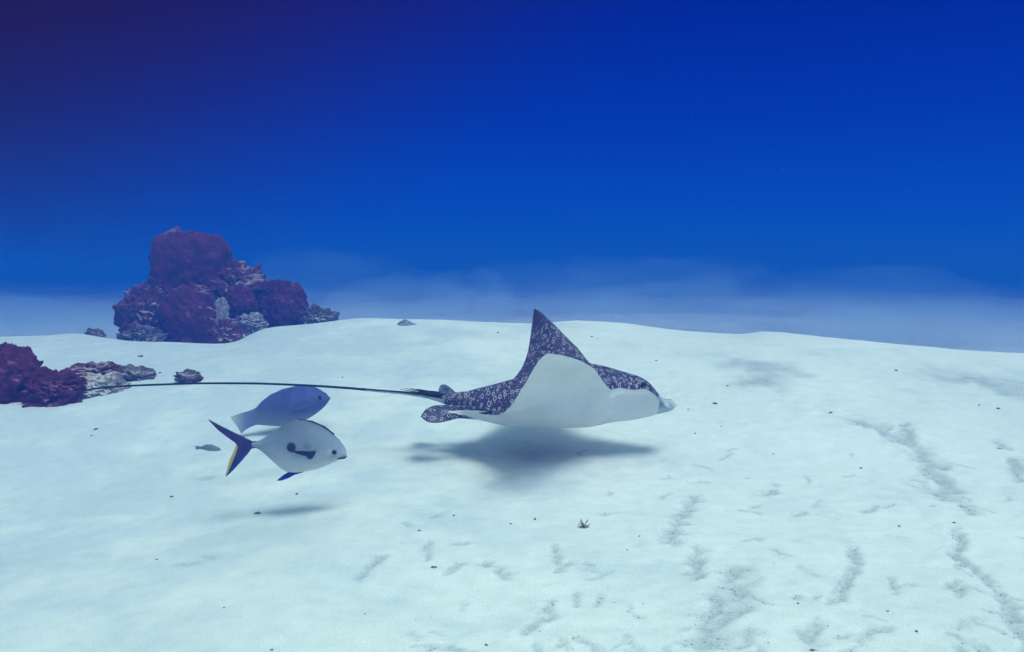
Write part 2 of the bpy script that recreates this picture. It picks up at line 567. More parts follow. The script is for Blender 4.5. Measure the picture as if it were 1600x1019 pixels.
def rock(name, label, box, Yd, mat, seed, k=2.3, depth=0.9, lump=0.22, sub=6, sink=0.25, cat='rock', tilt=0.0, group=None):
    """boulder filling the pixel box (x0, x1, top, base) at distance Yd (None: where its base meets the sand)"""
    x0, x1, yt, yb = box
    if Yd is None:
        Yd = G((x0 + x1) / 2, yb).y + 0.0
    a, c = P(x0, yt, Yd), P(x1, yb, Yd)
    w, h = (c.x - a.x) / 2, (a.z - c.z) / (2 - sink)
    cx, cz = (a.x + c.x) / 2, a.z - h
    V, F = ico(sub)
    Q = V / (np.sum(np.abs(V) ** k, 1) ** (1 / k))[:, None]
    s = seed * 3.7
    wv = [V[:, i] + 0.25 * fbm(V[:, 0] * 1.6 + s + i * 5, V[:, 1] * 1.6, V[:, 2] * 1.6, seed + 40 + i, 2) for i in range(3)]
    bil = lambda f, sd, oc: 0.45 - 1.5 * np.abs(fbm(wv[0] * f + s, wv[1] * f, wv[2] * f, sd, oc, 0.55))
    r = 1 + lump * fbm(wv[0] * 1.2 + s, wv[1] * 1.2, wv[2] * 1.2 + s, seed, 2)
    r -= lump * 0.75 * bil(2.1, seed + 3, 3)
    r += lump * 0.28 * fbm(V[:, 0] * 7 + s, V[:, 1] * 7, V[:, 2] * 7, seed + 5, 3, 0.6)
    r += lump * 0.12 * np.clip(fbm(V[:, 0] * 17 + s, V[:, 1] * 17, V[:, 2] * 17, seed + 9, 3, 0.6), -0.2, 1)
    Q = Q * r[:, None]
    Q /= np.array([np.abs(Q[:, 0]).max(), np.abs(Q[:, 1]).max(), Q[:, 2].max()])
    Q = Q * np.array([w, w * depth, h])
    Q[:, 0] += tilt * (Q[:, 2] + h)
    o = link_mesh(name, Q, F, mat, loc=(cx, Yd + w * depth * 0.55, cz))
    tag(o, label, cat, group, 'thing')
    return o


RY = 8.2
rock('coral_tower', 'tall blocky maroon coral pillar rising above the other reef boulders', (229, 354, 352, 510), RY + 0.75, MAROON, 1, 4.6, 0.9, 0.11)
rock('coral_boulder', 'ragged maroon boulder at the reef end beside open blue water', (164, 268, 436, 548), RY + 0.30, DUSTY, 2, 2.3, 0.9, 0.34)
rock('coral_boulder', 'large rounded maroon boulder with a pale rim, standing in front of the tall coral pillar', (238, 340, 440, 556), RY - 0.05, RIMMED, 3, 2.4, 0.8, 0.13)
rock('coral_boulder', 'sloping dusty boulder leaning against the side of the tall coral pillar', (292, 416, 402, 510), RY + 0.7, DUSTY, 4, 2.1, 0.9, 0.34)
rock('coral_boulder', 'small dark round boulder wedged between the rimmed boulder and the lone round one', (340, 400, 444, 506), RY + 0.35, MAROON, 5, 2.3, 0.9, 0.16)
rock('coral_boulder', 'round maroon boulder standing apart behind the sand crest', (392, 477, 436, 522), RY + 0.5, MAROON, 6, 2.2, 0.9, 0.18)
rock('coral_boulder', 'dark maroon ledge filling the gap under the tall pillar', (212, 300, 425, 520), RY + 0.6, MAROON, 21, 2.4, 0.9, 0.3)
rock('reef_stone', 'pale upright limestone lump in the gap beside the rimmed boulder', (330, 358, 464, 512), RY + 0.0, PALE, 7, 2.4, 0.8, 0.25, 5)
rock('reef_rubble', 'low heap of grey rubble at the foot of the lone round boulder', (456, 528, 474, 520), RY + 0.3, GREY, 8, 2.0, 0.9, 0.5)
rock('reef_rubble', 'dusty rubble slab under the rimmed boulder on the berm', (312, 380, 496, 556), RY - 0.45, DUSTY, 9, 2.0, 0.9, 0.45)
rock('reef_rubble', 'sandy rubble between the pale limestone lump and the lone boulder', (350, 424, 488, 524), RY + 0.1, PALE, 10, 2.0, 0.9, 0.45)
rock('reef_rubble', 'broken grey rubble at the foot of the ragged boulder', (166, 256, 508, 556), RY - 0.35, GREY, 12, 2.0, 0.8, 0.45)
rock('reef_stone', 'small dark stone lying apart from the ragged reef boulder', (124, 164, 512, 538), RY - 0.6, GREY, 13, 2.0, 0.8, 0.4, 5)
rock('coral_boulder', 'big maroon boulder at the edge of the sand by the tail tip', (-95, 62, 533, 668), 4.55, MAROON, 14, 2.4, 0.8, 0.26)
rock('coral_boulder', 'low maroon shoulder of rock beside the big boulder under the tail tip', (15, 126, 574, 655), 4.5, MAROON, 15, 2.0, 0.9, 0.36)
rock('reef_rubble', 'low dusty rubble bed behind the tail tip', (90, 194, 584, 640), 4.68, RUBBLE, 16, 2.0, 0.9, 0.28)
rock('reef_rubble', 'grey-brown rubble mound between the maroon shoulder and the flat stone', (58, 205, 568, 618), 4.95, DUSTY, 31, 2.0, 0.7, 0.30)
rock('reef_stone', 'flat purple-grey stone at the end of the rubble bed', (165, 240, 572, 606), 5.0, GREY, 17, 2.0, 0.9, 0.4, 5)
rock('reef_stone', 'dark low stone resting on bare sand just behind the tail', (266, 313, 577, 600), None, GREY, 18, 2.0, 0.9, 0.4, 5)
rock('sand_stone', 'small grey wedge of stone half buried at the sand crest', (616, 650, 499, 520), 6.3, SLATE, 19, 1.7, 0.7, 0.3, 4)


# ------------------------------------------------------------------ skins
def ring_skin(name, base_a, base_b, scale, ring=(0.50, 0.52, 0.58), amount=0.70):
    m, n, l, b = new_mat(name)
    t = n.new('ShaderNodeTexCoord')
    mp = n.new('ShaderNodeAttribute')
    mp.attribute_name = 'skin'
    mp_out = mp.outputs['Vector']
    wob = n.new('ShaderNodeTexNoise'); wob.inputs['Scale'].default_value = 45
    l.new(mp_out, wob.inputs['Vector'])
    vadd = n.new('ShaderNodeMix'); vadd.data_type = 'VECTOR'
    vadd.inputs[0].default_value = 0.006
    l.new(mp_out, vadd.inputs[4]); l.new(wob.outputs[1], vadd.inputs[5])
    vec = vadd.outputs[1]

    def spots(sc_, rand):
        vo = n.new('ShaderNodeTexVoronoi')
        vo.voronoi_dimensions = '2D'
        vo.inputs['Scale'].default_value = sc_
        vo.inputs['Randomness'].default_value = rand
        l.new(vec, vo.inputs['Vector'])
        sp = n.new('ShaderNodeSeparateColor'); l.new(vo.outputs['Color'], sp.inputs[0])
        return vo.outputs['Distance'], sp.outputs
    d, cr = spots(scale, 0.75)
    rad = mth(n, l, 'MULTIPLY_ADD', cr[0], 0.20, 0.10)
    dd = mth(n, l, 'ABSOLUTE', mth(n, l, 'SUBTRACT', d, rad))
    rg = mth(n, l, 'SUBTRACT', 1.0, smooth(n, l, dd, 0.030, 0.085))
    rg = mth(n, l, 'MULTIPLY', rg, mth(n, l, 'GREATER_THAN', cr[1], 0.12))
    d2, cr2 = spots(scale * 1.9, 0.9)
    dots = mth(n, l, 'SUBTRACT', 1.0, smooth(n, l, d2, 0.10, 0.20))
    dots = mth(n, l, 'MULTIPLY', dots, mth(n, l, 'GREATER_THAN', cr2[0], 0.25))
    outside = smooth(n, l, mth(n, l, 'SUBTRACT', d, rad), 0.08, 0.16)
    dots = mth(n, l, 'MULTIPLY', dots, outside)
    pat = mth(n, l, 'MAXIMUM', rg, mth(n, l, 'MULTIPLY', dots, 0.8))
    fade = noise_tex(n, l, t.outputs['Object'], 6, 3)
    tip = n.new('ShaderNodeSeparateXYZ'); l.new(t.outputs['Object'], tip.inputs[0])
    pat = mth(n, l, 'MULTIPLY', pat, mth(n, l, 'SUBTRACT', 1.0, smooth(n, l, mth(n, l, 'ABSOLUTE', tip.outputs[1]), 0.56, 0.70)))
    pat = mth(n, l, 'MULTIPLY', pat, mth(n, l, 'MULTIPLY_ADD', fade, 0.9, amount - 0.45, clamp=True), clamp=True)
    nz = noise_tex(n, l, t.outputs['Object'], 14, 4)
    base = ramp(n, l, nz, [(0.35, base_a), (0.65, base_b)])
    c = mixc(n, l, pat, base, ring)
    l.new(c, b.inputs['Base Color'])
    b.inputs['Roughness'].default_value = 0.55
    b.inputs['Specular IOR Level'].default_value = 0.25
    bump(n, l, b, nz, 0.15, 0.01)
    return m


def plain(name, ca, cb, scale=12, rough=0.6, spec=0.2, marks=()):
    m, n, l, b = new_mat(name)
    t = n.new('ShaderNodeTexCoord')
    nz = noise_tex(n, l, t.outputs['Object'], scale, 4)
    c = ramp(n, l, nz, [(0.35, ca), (0.65, cb)])
    for (p, r, col) in marks:
        ds = n.new('ShaderNodeVectorMath'); ds.operation = 'DISTANCE'
        l.new(t.outputs['Object'], ds.inputs[0]); ds.inputs[1].default_value = p
        k = mth(n, l, 'MULTIPLY_ADD', nz, r * 0.8, ds.outputs['Value'])
        f = mth(n, l, 'SUBTRACT', 1.0, smooth(n, l, k, r * 1.0, r * 1.6))
        c = mixc(n, l, f, c, col)
    l.new(c, b.inputs['Base Color'])
    b.inputs['Roughness'].default_value = rough
    b.inputs['Specular IOR Level'].default_value = spec
    bump(n, l, b, nz, 0.1, 0.006)
    return m


# ------------------------------------------------------------------ the eagle ray
RD = 3.4
RO = P(800, 630, RD)                    # ray's own origin, above the sand
ray = empty('eagle_ray', RO)
tag(ray, 'spotted eagle ray with raised wings, white belly and long whip tail gliding over the sand', 'ray')


def rl(px, py, dy=0.0):
    """photo pixel -> ray-local coordinates on the plane dy beyond the ray's mid-plane"""
    p = P(px, py, RD + dy)
    return np.array([p.x - RO.x, dy, p.z - RO.z])


LE = np.array([(0, .706), (.02, .703), (.04, .692), (.058, .672), (.072, .645), (.082, .61), (.098, .55), (.115, .50), (.13, .46), (.15, .425),
               (.18, .405), (.25, .378), (.33, .342), (.41, .302), (.5, .253), (.58, .213), (.65, .177), (.70, .150), (.725, .134), (.74, .118)])
TE = np.array([(0, -.21), (.04, -.205), (.08, -.175), (.12, -.125), (.16, -.085), (.2, -.055), (.26, -.02), (.33, .010), (.42, .045), (.5, .067),
               (.58, .085), (.65, .097), (.70, .106), (.725, .110), (.74, .112)])
ZLN = np.array([(0, .05), (.12, .075), (.18, .095), (.25, .128), (.37, .182), (.5, .232), (.62, .262), (.74, .285)])
ZTN = np.array([(0, -.01), (.1, -.025), (.2, -.015), (.3, .040), (.4, .120), (.5, .185), (.6, .238), (.68, .266), (.74, .282)])
ZLF = np.array([(0, .05), (.12, .09), (.18, .130), (.33, .178), (.41, .21), (.55, .283), (.65, .33), (.74, .372)])
ZTF = np.array([(0, -.01), (.1, .005), (.2, .02), (.33, .065), (.45, .115), (.55, .172), (.65, .268), (.74, .368)])
TOPS = np.array([(-.27, .03), (-.21, .043), (-.162, .054), (-.08, .070), (0, .088), (.16, .125), (.30, .148), (.379, .152), (.447, .142), (.5, .126), (.555, .108),
                 (.59, .082), (.620, .046), (.642, .022), (.665, .017), (.688, .014), (.700, .006), (.706, -.006)])
BOTS = np.array([(-.27, -.01), (-.21, -.035), (-.17, -.052), (-.054, -.071), (.135, -.080), (.406, -.080), (.514, -.072), (.582, -.058), (.64, -.041), (.68, -.030), (.699, -.018), (.706, -.006)])
ZC = np.array([(-.3, .0), (.2, .04), (.38, .078), (.5, .078), (.555, .070), (.59, .050), (.62, .020), (.645, -.004), (.706, -.006)])


def curve(tab, q):
    """smooth interpolation through a table"""
    x, y = tab[:, 0], tab[:, 1]
    d = np.gradient(y, x)
    q = np.clip(q, x[0], x[-1])
    i = np.clip(np.searchsorted(x, q) - 1, 0, len(x) - 2)
    h = x[i + 1] - x[i]; t = (q - x[i]) / h
    return ((2 * t**3 - 3 * t**2 + 1) * y[i] + (t**3 - 2 * t**2 + t) * h * d[i] + (-2 * t**3 + 3 * t**2) * y[i + 1] + (t**3 - t**2) * h * d[i + 1])


HEADW = LE[::-1, ::-1]                        # x -> half width where the head is


def ray_surface(ya, t):
    side = np.sign(ya)
    y = np.abs(ya)
    xte = np.interp(y, TE[:, 0], TE[:, 1]) if False else curve(TE, y)
    xle = curve(LE, y)
    x = xte + (xle - xte) * t
    xlw = np.minimum(xle, .412)
    s = np.clip((x - xte) / np.maximum(xlw - xte, 1e-4), 0, 1)
    zl = np.where(side < 0, curve(ZLN, y), curve(ZLF, y)); zt_ = np.where(side < 0, curve(ZTN, y), curve(ZTF, y))
    near_mid = sstep(y, 0.0, 0.12)
    zl = zl * near_mid + (1 - near_mid) * .07; zt_ = zt_ * near_mid + (1 - near_mid) * 0.0
    e = s * s * (3 - 2 * s) * 0.35 + s * 0.65
    zw = zt_ + (zl - zt_) * e
    zw0 = .07 * (np.clip((x + .21) / (.412 + .21), 0, 1))
    head = sstep(x, .30, .46)
    zc = curve(ZC, x) + 0.004 * np.sin(x * 47) * sstep(x, .36, .42) * (1 - sstep(x, .56, .6))
    c = zw * (1 - head) + zc * head
    c0 = zw0 * (1 - head) + zc * head
    wide = np.interp(x, [-.22, -.15, -.08, 0, .1, .2, .32, .42], [.05, .10, .15, .20, .245, .26, .235, .165])
    hw_ = np.interp(x, HEADW[:, 0], HEADW[:, 1])
    hb = sstep(x, .28, .47)
    wb = wide * (1 - hb) + hw_ * hb
    ex = 1.35 * (1 - hb) + 0.5 * hb
    q = np.clip(1 - (y / np.maximum(wb, 1e-4)) ** 2, 0, 1)
    bmp = q ** ex
    hw = 0.020 * np.clip(1 - y / 0.76, 0, 1) ** 0.8 * np.clip(4 * t * (1 - t), 0, 1) ** 0.7 * (1 - hb)
    bmpb = q ** (1.35 * (1 - hb) + 0.85 * hb)
    top = c + hw + np.maximum(curve(TOPS, x) - c0, 0) * bmp
    bot = c - hw - np.maximum(c0 - curve(BOTS, x), 0) * bmpb
    edge = np.clip(np.minimum(t, 1 - t) * 40, 0, 1)
    return x, top * edge + c * (1 - edge), bot * edge + c * (1 - edge)


yh = np.concatenate([np.linspace(0, .16, 49), np.linspace(.16, .74, 74)[1:]])
ycol = np.concatenate([-yh[::-1], yh[1:]])
tt = np.linspace(0, 1, 141)
trow = 0.5 * (1 - np.cos(np.pi * tt)) * 0.55 + (1 - (1 - tt) ** 2.4) * 0.45
YY, TT = np.meshgrid(ycol, trow)
RX, RT, RB = ray_surface(YY, TT)
M_, N_ = YY.shape
gi = np.arange(M_ * N_).reshape(M_, N_)
fq = np.stack([gi[:-1, :-1], gi[1:, :-1], gi[1:, 1:], gi[:-1, 1:]], -1).reshape(-1, 4)
vt = np.stack([RX, YY, RT], -1).reshape(-1, 3); vb = np.stack([RX, YY, RB], -1).reshape(-1, 3)
verts = np.concatenate([vt, vb])
faces = np.concatenate([fq[:, ::-1], fq + M_ * N_])
fxm = RX.reshape(-1)[fq].mean(1)
fm = np.concatenate([np.where(fxm > .614, 2, 0), np.where(fxm > .614, 2, 1)])

DORS = ring_skin('spotted_dorsal_skin', (0.032, 0.020, 0.070), (0.062, 0.042, 0.115), 40)
DORS_S = ring_skin('spotted_fin_skin', (0.040, 0.032, 0.085), (0.075, 0.062, 0.13), 44)
m1 = rl(952, 634, -.13); m2 = rl(938, 638, -.13); m3 = rl(1003, 651, -.1)
DK = (0.10, 0.13, 0.16)
VENT = plain('white_belly_skin', (0.66, 0.68, 0.68), (0.76, 0.78, 0.77), 7, 0.6, 0.2,
             marks=[(tuple(m1), .006, DK), (tuple(m1 + np.array([.006, 0, -.012])), .004, DK), (tuple(m2), .005, DK), (tuple(m3), .004, DK)])
BILL = plain('grey_snout_skin', (0.22, 0.30, 0.36), (0.48, 0.55, 0.58), 30, 0.6, 0.2)
NAVY = plain('dark_tail_skin', (0.010, 0.014, 0.040), (0.020, 0.028, 0.060), 40)
FINGREY = plain('grey_fin_skin', (0.07, 0.09, 0.17), (0.26, 0.32, 0.42), 55)
BLACK = plain('black_spine', (0.006, 0.007, 0.015), (0.012, 0.014, 0.025), 60)
EYEM = plain('eye_black', (0.008, 0.008, 0.015), (0.012, 0.012, 0.02), 20, 0.15, 0.5)

rb_ = link_mesh('body', verts, faces, [DORS, VENT, BILL], ray, face_mat=fm)


def skin_coords(o, uv):
    a_ = o.data.attributes.new('skin', 'FLOAT_VECTOR', 'POINT')
    a_.data.foreach_set('vector', np.column_stack([uv, np.zeros(len(uv))]).astype(np.float32).ravel())


dz_y = np.gradient(RT, axis=1); dy_y = np.gradient(YY, axis=1)
arc = np.cumsum(np.hypot(dz_y, dy_y), axis=1)
arc = (arc - arc[:, [N_ // 2]])
dz_x = np.gradient(RT, axis=0); dx_x = np.gradient(RX, axis=0)
arcx = RX + 0.35 * (np.cumsum(np.hypot(dz_x, dx_x), axis=0) + RX[[0]] - RX)
sk = np.column_stack([arcx.ravel(), (arc * 0.62).ravel()])
skin_coords(rb_, np.concatenate([sk, sk]))


def tube(pts, rads, seg=10):
    pts = np.array(pts, float)
    vs, fs = [], []
    tan = np.gradient(pts, axis=0)
    for p, t, r in zip(pts, tan, rads):
        t = t / (np.linalg.norm(t) + 1e-9)
        u = np.cross(t, [0, 1, 0]) if abs(t[1]) < 0.9 else np.cross(t, [1, 0, 0])
        u /= np.linalg.norm(u); w = np.cross(t, u)
        for k in range(seg):
            a = 2 * math.pi * k / seg
            vs.append(p + r * (math.cos(a) * u + math.sin(a) * w))
    nP = len(pts)
    for i in range(nP - 1):
        for k in range(seg):
            fs.append((i * seg + k, i * seg + (k + 1) % seg, (i + 1) * seg + (k + 1) % seg, (i + 1) * seg + k))
    fs.append(tuple(range(seg))[::-1]); fs.append(tuple((nP - 1) * seg + k for k in range(seg)))
    return np.array(vs), fs


def spline(pts, nn):
    pts = np.array(pts, float)
    d = np.concatenate([[0], np.cumsum(np.linalg.norm(np.diff(pts, axis=0), axis=1))])
    q = np.linspace(0, d[-1], nn)
    return np.stack([curve(np.stack([d, pts[:, k]], 1), q) for k in range(pts.shape[1])], 1)


tail_px = [(785, 634, 0), (760, 631.5, 0), (735, 629, 0), (712, 625.5, 0), (690, 622, 0), (665, 618, 0.0), (640, 615, 0.005), (600, 611.5, 0.01), (550, 607, 0.02), (500, 603.5, 0.03), (450, 601, 0.05), (400, 599.3, 0.07),
           (350, 599, 0.09), (300, 599.3, 0.11), (250, 601, 0.13), (200, 603, 0.15), (160, 606, 0.17), (135, 609.5, 0.18), (114, 614, 0.19)]
tp = spline([rl(a, b_, c) for a, b_, c in tail_px], 120)
tr = np.interp(tp[:, 0], [-2.0, -1.0, -.68, -.5, -.43, -.36, -.31, -.27, -.216, -.16, -.10, -.04], [.0042, .0048, .0052, .0068, .0085, .0120, .019, .028, .042, .054, .060, .060])
tr[-3:] *= [.8, .6, .3]
tv, tf = tube(tp, tr, 12)
tfm = []
for f in tf:
    c = tv[list(f)].mean(0)
    i = int(np.argmin(np.abs(tp[:, 0] - c[0])))
    low = (c[2] - tp[i, 2]) < -0.15 * tr[i] + 0.0
    tfm.append(1 if (c[0] > -.30 and (c[2] - tp[i, 2]) < -.9 * tr[i]) else (2 if (c[0] > -.62 and c[0] < -.29 and low) else (3 if c[0] > -.30 else 0)))
skin_coords(link_mesh('tail', tv, tf, [NAVY, VENT, BILL, DORS_S], ray, face_mat=tfm), np.array(tv)[:, [0, 2]])


def plate(outline, thick, normal_axis=1, dome=0.0):
    """solid thin fin from an outline in the x-z plane, extruded in y"""
    bm = bmesh.new()
    o = np.array(outline, float)
    vs = [bm.verts.new((p[0], p[1] - thick / 2, p[2])) for p in o]
    f = bm.faces.new(vs)
    r = bmesh.ops.extrude_face_region(bm, geom=[f])
    for q in r['geom']:
        if isinstance(q, bmesh.types.BMVert):
            q.co.y += thick
    bmesh.ops.recalc_face_normals(bm, faces=bm.faces)
    bmesh.ops.triangulate(bm, faces=[q for q in bm.faces if len(q.verts) > 4])
    V = np.array([q.co[:] for q in bm.verts]); F = [[q.index for q in ff.verts] for ff in bm.faces]
    bm.free()
    return V, F


def smooth_outline(pts, nn=48):
    return spline(list(pts), nn)


# dorsal fin, in front of the spines
df = smooth_outline([rl(a, b_, 0.0) for a, b_ in [(730, 618), (714, 615), (706, 608), (698, 602), (690, 601), (686, 606), (686, 613), (690, 620)]], 30)
V_, F_ = plate(df, 0.012)
link_mesh('dorsal_fin', V_, F_, FINGREY, ray, smooth_shade=False)

# venomous tail spines
for k, (ex_, ey_) in enumerate([(619, 611.5), (625, 608.2), (632, 606.8), (641, 606.8), (652, 608)]):
    a = rl(694, 617.5 - k * 0.6, -0.012 + 0.004 * k); c = rl(ex_, ey_, -0.03 + 0.016 * k)
    mpt = (a + c) / 2 + np.array([0, 0, -0.004 + 0.0008 * k])
    pp = spline([a, mpt, c], 14)
    V_, F_ = tube(pp, np.interp(np.linspace(0, 1, 14), [0, .45, .55, 1], [.0055, .0045, .0026, .0009]), 6)
    link_mesh('tail_spine', V_, F_, BLACK, ray)


# pelvic fins
def pelvic(dy):
    up = spline([rl(a, b_, dy) for a, b_ in [(785, 642), (740, 634), (715, 633.5), (695, 634), (675, 637), (664, 642), (659, 648)]], 36)
    lo = spline([rl(a, b_, dy) for a, b_ in [(785, 654), (740, 654), (715, 654), (698, 657), (682, 658.5), (668, 655.5), (659, 648.2)]], 36)
    vs, fs, fmm = [], [], []
    nc, nr = 28, 90
    up, lo = spline(up, nr), spline(lo, nr)
    for sgn in (-1, 1):
        for i in range(nr):
            for j in range(nc + 1):
                t, u = j / nc, i / (nr - 1)
                p = up[i] * (1 - t) + lo[i] * t
                th = 0.010 * math.sqrt(max(0, 1 - (2 * t - 1) ** 2)) * math.sqrt(max(0, 1 - u ** 4))
                # the blade twists: underside towards the viewer at the root, top side at the tip
                lean = (-1 if dy < 0 else 1) * (t - 0.5) * 0.09 * min(1.0, max(-1.0, (u - 0.52) * 3.0))
                vs.append((p[0], p[1] + lean + sgn * th, p[2]))
    off = nr * (nc + 1)
    for s_ in (0, 1):
        for i in range(nr - 1):
            for j in range(nc):
                a = s_ * off + i * (nc + 1) + j
                f = (a, a + 1, a + nc + 2, a + nc + 1)
                fs.append(f if s_ else f[::-1])
                u, t = i / (nr - 1), j / nc
                lim = 0.66 - 1.1 * max(0.0, t - 0.38) ** 1.0 * 0.5 - 3.5 * max(0.0, 0.38 - t)
                fmm.append(1 if u < lim + 0.015 * math.sin(t * 31) else 0)
    return vs, fs, fmm


for dy in (-0.10, 0.10):
    V_, F_, m_ = pelvic(dy)
    skin_coords(link_mesh('pelvic_fin', V_, F_, [DORS_S, VENT], ray, face_mat=m_), np.array(V_)[:, [0, 2]])


def ball(c, r, sub=3, sq=(1, 1, 1)):
    V, F = ico(sub)
    return V * r * np.array(sq) + np.array(c), F


for s_ in (-1, 1):
    e = rl(1006, 601, -.098)
    V_, F_ = ball((e[0], s_ * 0.094, e[2]), 0.011, 3, (1, .8, 1))
    link_mesh('eye', V_, F_, EYEM, ray)


# ------------------------------------------------------------------ fish
def fish_mat(name, back, flank, belly, zlo, zhi, spots=(), rough=0.65, mott=0.4):
    m, n, l, b = new_mat(name)
    t = n.new('ShaderNodeTexCoord')
    s = n.new('ShaderNodeSeparateXYZ'); l.new(t.outputs['Object'], s.inputs[0])
    nz = noise_tex(n, l, t.outputs['Object'], 18, 4)
    zz = mth(n, l, 'MULTIPLY_ADD', nz, (zhi - zlo) * 0.35, mth(n, l, 'SUBTRACT', s.outputs[2], (zhi - zlo) * 0.175))
    mr = n.new('ShaderNodeMapRange')
    l.new(zz, mr.inputs[0]); mr.inputs[1].default_value = zlo; mr.inputs[2].default_value = zhi
    c = ramp(n, l, mr.outputs[0], [(0.1, belly), (0.5, flank), (0.95, back)])
    vo = n.new('ShaderNodeTexVoronoi'); vo.inputs['Scale'].default_value = 160
    l.new(t.outputs['Object'], vo.inputs['Vector'])
    c = mixc(n, l, mott, c, ramp(n, l, vo.outputs['Distance'], [(0.0, (1.05, 1.05, 1.05)), (0.7, (0.72, 0.74, 0.78))]), 'MULTIPLY')
    c = mixc(n, l, mott, c, ramp(n, l, nz, [(0.3, (0.70, 0.72, 0.78)), (0.7, (1.08, 1.06, 1.04))]), 'MULTIPLY')
    for (p, rx, rz, col) in spots:
        mp = n.new('ShaderNodeMapping'); mp.vector_type = 'TEXTURE'
        mp.inputs['Location'].default_value = p; mp.inputs['Scale'].default_value = (rx, 1, rz)
        l.new(t.outputs['Object'], mp.inputs[0])
        fl_ = n.new('ShaderNodeVectorMath'); fl_.operation = 'MULTIPLY'; fl_.inputs[1].default_value = (1, 0, 1)
        l.new(mp.outputs[0], fl_.inputs[0])
        ln = n.new('ShaderNodeVectorMath'); ln.operation = 'LENGTH'; l.new(fl_.outputs[0], ln.inputs[0])
        kk = mth(n, l, 'MULTIPLY_ADD', nz, 0.6, mth(n, l, 'SUBTRACT', ln.outputs['Value'], 0.3))
        f = mth(n, l, 'SUBTRACT', 1.0, smooth(n, l, kk, 0.65, 1.15))
        c = mixc(n, l, f, c, col)
    l.new(c, b.inputs['Base Color'])
    b.inputs['Roughness'].default_value = rough
    b.inputs['Specular IOR Level'].default_value = 0.35
    bump(n, l, b, vo.outputs['Distance'], 0.12, 0.002)
    return m


def fish_body(root, Yd, top, bot, half_w, wprof, mat, nn=70, seg=28):
    ro = np.array(root.location)
    L = lambda px, py: np.array(P(px, py, Yd)) - ro
    tpts = np.array([L(*p) for p in top]); bpts = np.array([L(*p) for p in bot])
    xa = max(tpts[0, 0], bpts[0, 0]); xb = min(tpts[-1, 0], bpts[-1, 0])
    s = np.linspace(0, 1, nn)
    xs = xa + (xb - xa) * (1 - (1 - s) ** 1.8)
    zt_ = curve(tpts[:, [0, 2]], xs); zb = curve(bpts[:, [0, 2]], xs)
    w = half_w * np.interp((xs - xa) / (xb - xa), *zip(*wprof))
    vs, fs = [], []
    for i in range(nn):
        zc, hh = (zt_[i] + zb[i]) / 2, max((zt_[i] - zb[i]) / 2, 0.0006)
        for k in range(seg):
            a = 2 * math.pi * k / seg
            ca, sa = math.cos(a), math.sin(a)
            vs.append((xs[i], w[i] * math.copysign(abs(ca) ** 1.15, ca), zc + hh * sa))
    for i in range(nn - 1):
        for k in range(seg):
            fs.append((i * seg + k, (i + 1) * seg + k, (i + 1) * seg + (k + 1) % seg, i * seg + (k + 1) % seg))
    fs.append(tuple(range(seg))); fs.append(tuple((nn - 1) * seg + k for k in range(seg))[::-1])
    return link_mesh('body', vs, fs, mat, root)


def fin(root, Yd, name, px, mat, thick=0.006, dy=0.0, nn=None):
    ro = np.array(root.location)
    pts = [np.array(P(a, b_, Yd + dy)) - ro for a, b_ in px]
    if nn:
        pts = smooth_outline(pts, nn)
    V, F = plate(pts, thick)
    return link_mesh(name, V, F, mat, root, smooth_shade=False)


def px_local(root, Yd, px, py, dy=0.0):
    return np.array(P(px, py, Yd + dy)) - np.array(root.location)


# the permit
PY = 2.72
permit = empty('permit_fish', P(465, 700, PY))
tag(permit, 'silvery deep-bodied fish with a dark flank spot and forked blue-yellow tail', 'fish')
pl = lambda a, b_, c=0: px_local(permit, PY, a, b_, c)
zlo, zhi = pl(465, 740)[2], pl(465, 655)[2]
INK = (0.020, 0.026, 0.085)
PM = fish_mat('silver_fish_skin', (0.11, 0.15, 0.23), (0.25, 0.32, 0.40), (0.64, 0.68, 0.69), zlo + 0.02, zhi - 0.005,
              spots=[(tuple(pl(461, 695)), .019, .0185, INK), (tuple(pl(490, 707)), .013, .014, INK),
                     (tuple(pl(486, 692)), .018, .014, (0.16, 0.20, 0.28)), (tuple(pl(521, 706)), .017, .016, (0.38, 0.44, 0.50))])
fish_body(permit, PY,
          [(394, 690.5), (404, 688.5), (416, 682), (432, 671), (450, 660.5), (467, 656), (486, 659), (506, 668), (522, 680), (534, 693), (540, 704), (541.5, 711)],
          [(394, 699), (404, 702), (416, 711.5), (432, 726), (445, 736), (460, 738.5), (480, 736), (500, 731.5), (518, 724), (531, 718), (539, 715), (541.5, 712)],
          0.052, [(0, .16), (.1, .22), (.25, .5), (.45, .9), (.62, 1), (.8, .85), (.92, .55), (1, .2)], PM)
TAILM = plain('purple_blue_tail', (0.040, 0.030, 0.12), (0.060, 0.045, 0.17), 30)
BLUEM = plain('deep_blue_fin', (0.010, 0.030, 0.24), (0.018, 0.050, 0.34), 30)
YEL = plain('yellow_fin_edge', (0.48, 0.38, 0.10), (0.62, 0.52, 0.20), 30)
DARKF = plain('dark_pectoral', (0.015, 0.020, 0.06), (0.030, 0.040, 0.10), 30)
cf = fin(permit, PY, 'caudal_fin', [(402, 689.5), (394, 690), (381, 683.5), (364, 675.5), (345, 666), (326, 656), (341, 671.5), (356, 683), (368, 691.5), (372.5, 697.5),
                                    (370, 706), (364, 722), (354, 744.5), (364, 735), (376, 722), (387, 709), (393, 701), (402, 699.5)], TAILM, 0.009)
o = fin(permit, PY, 'fin_edge', [(372, 697), (370, 706), (363.5, 722), (353.5, 745), (353, 741), (359, 719), (366, 704), (369.5, 695)], YEL, 0.0075)
o.parent = cf; o['label'] = 'yellow trailing edge of the forked tail'
o = fin(permit, PY, 'fin_edge', [(354.5, 744), (364, 734.5), (376, 721.5), (388, 708), (386, 706), (374, 718), (362, 732)], BLUEM, 0.0115)
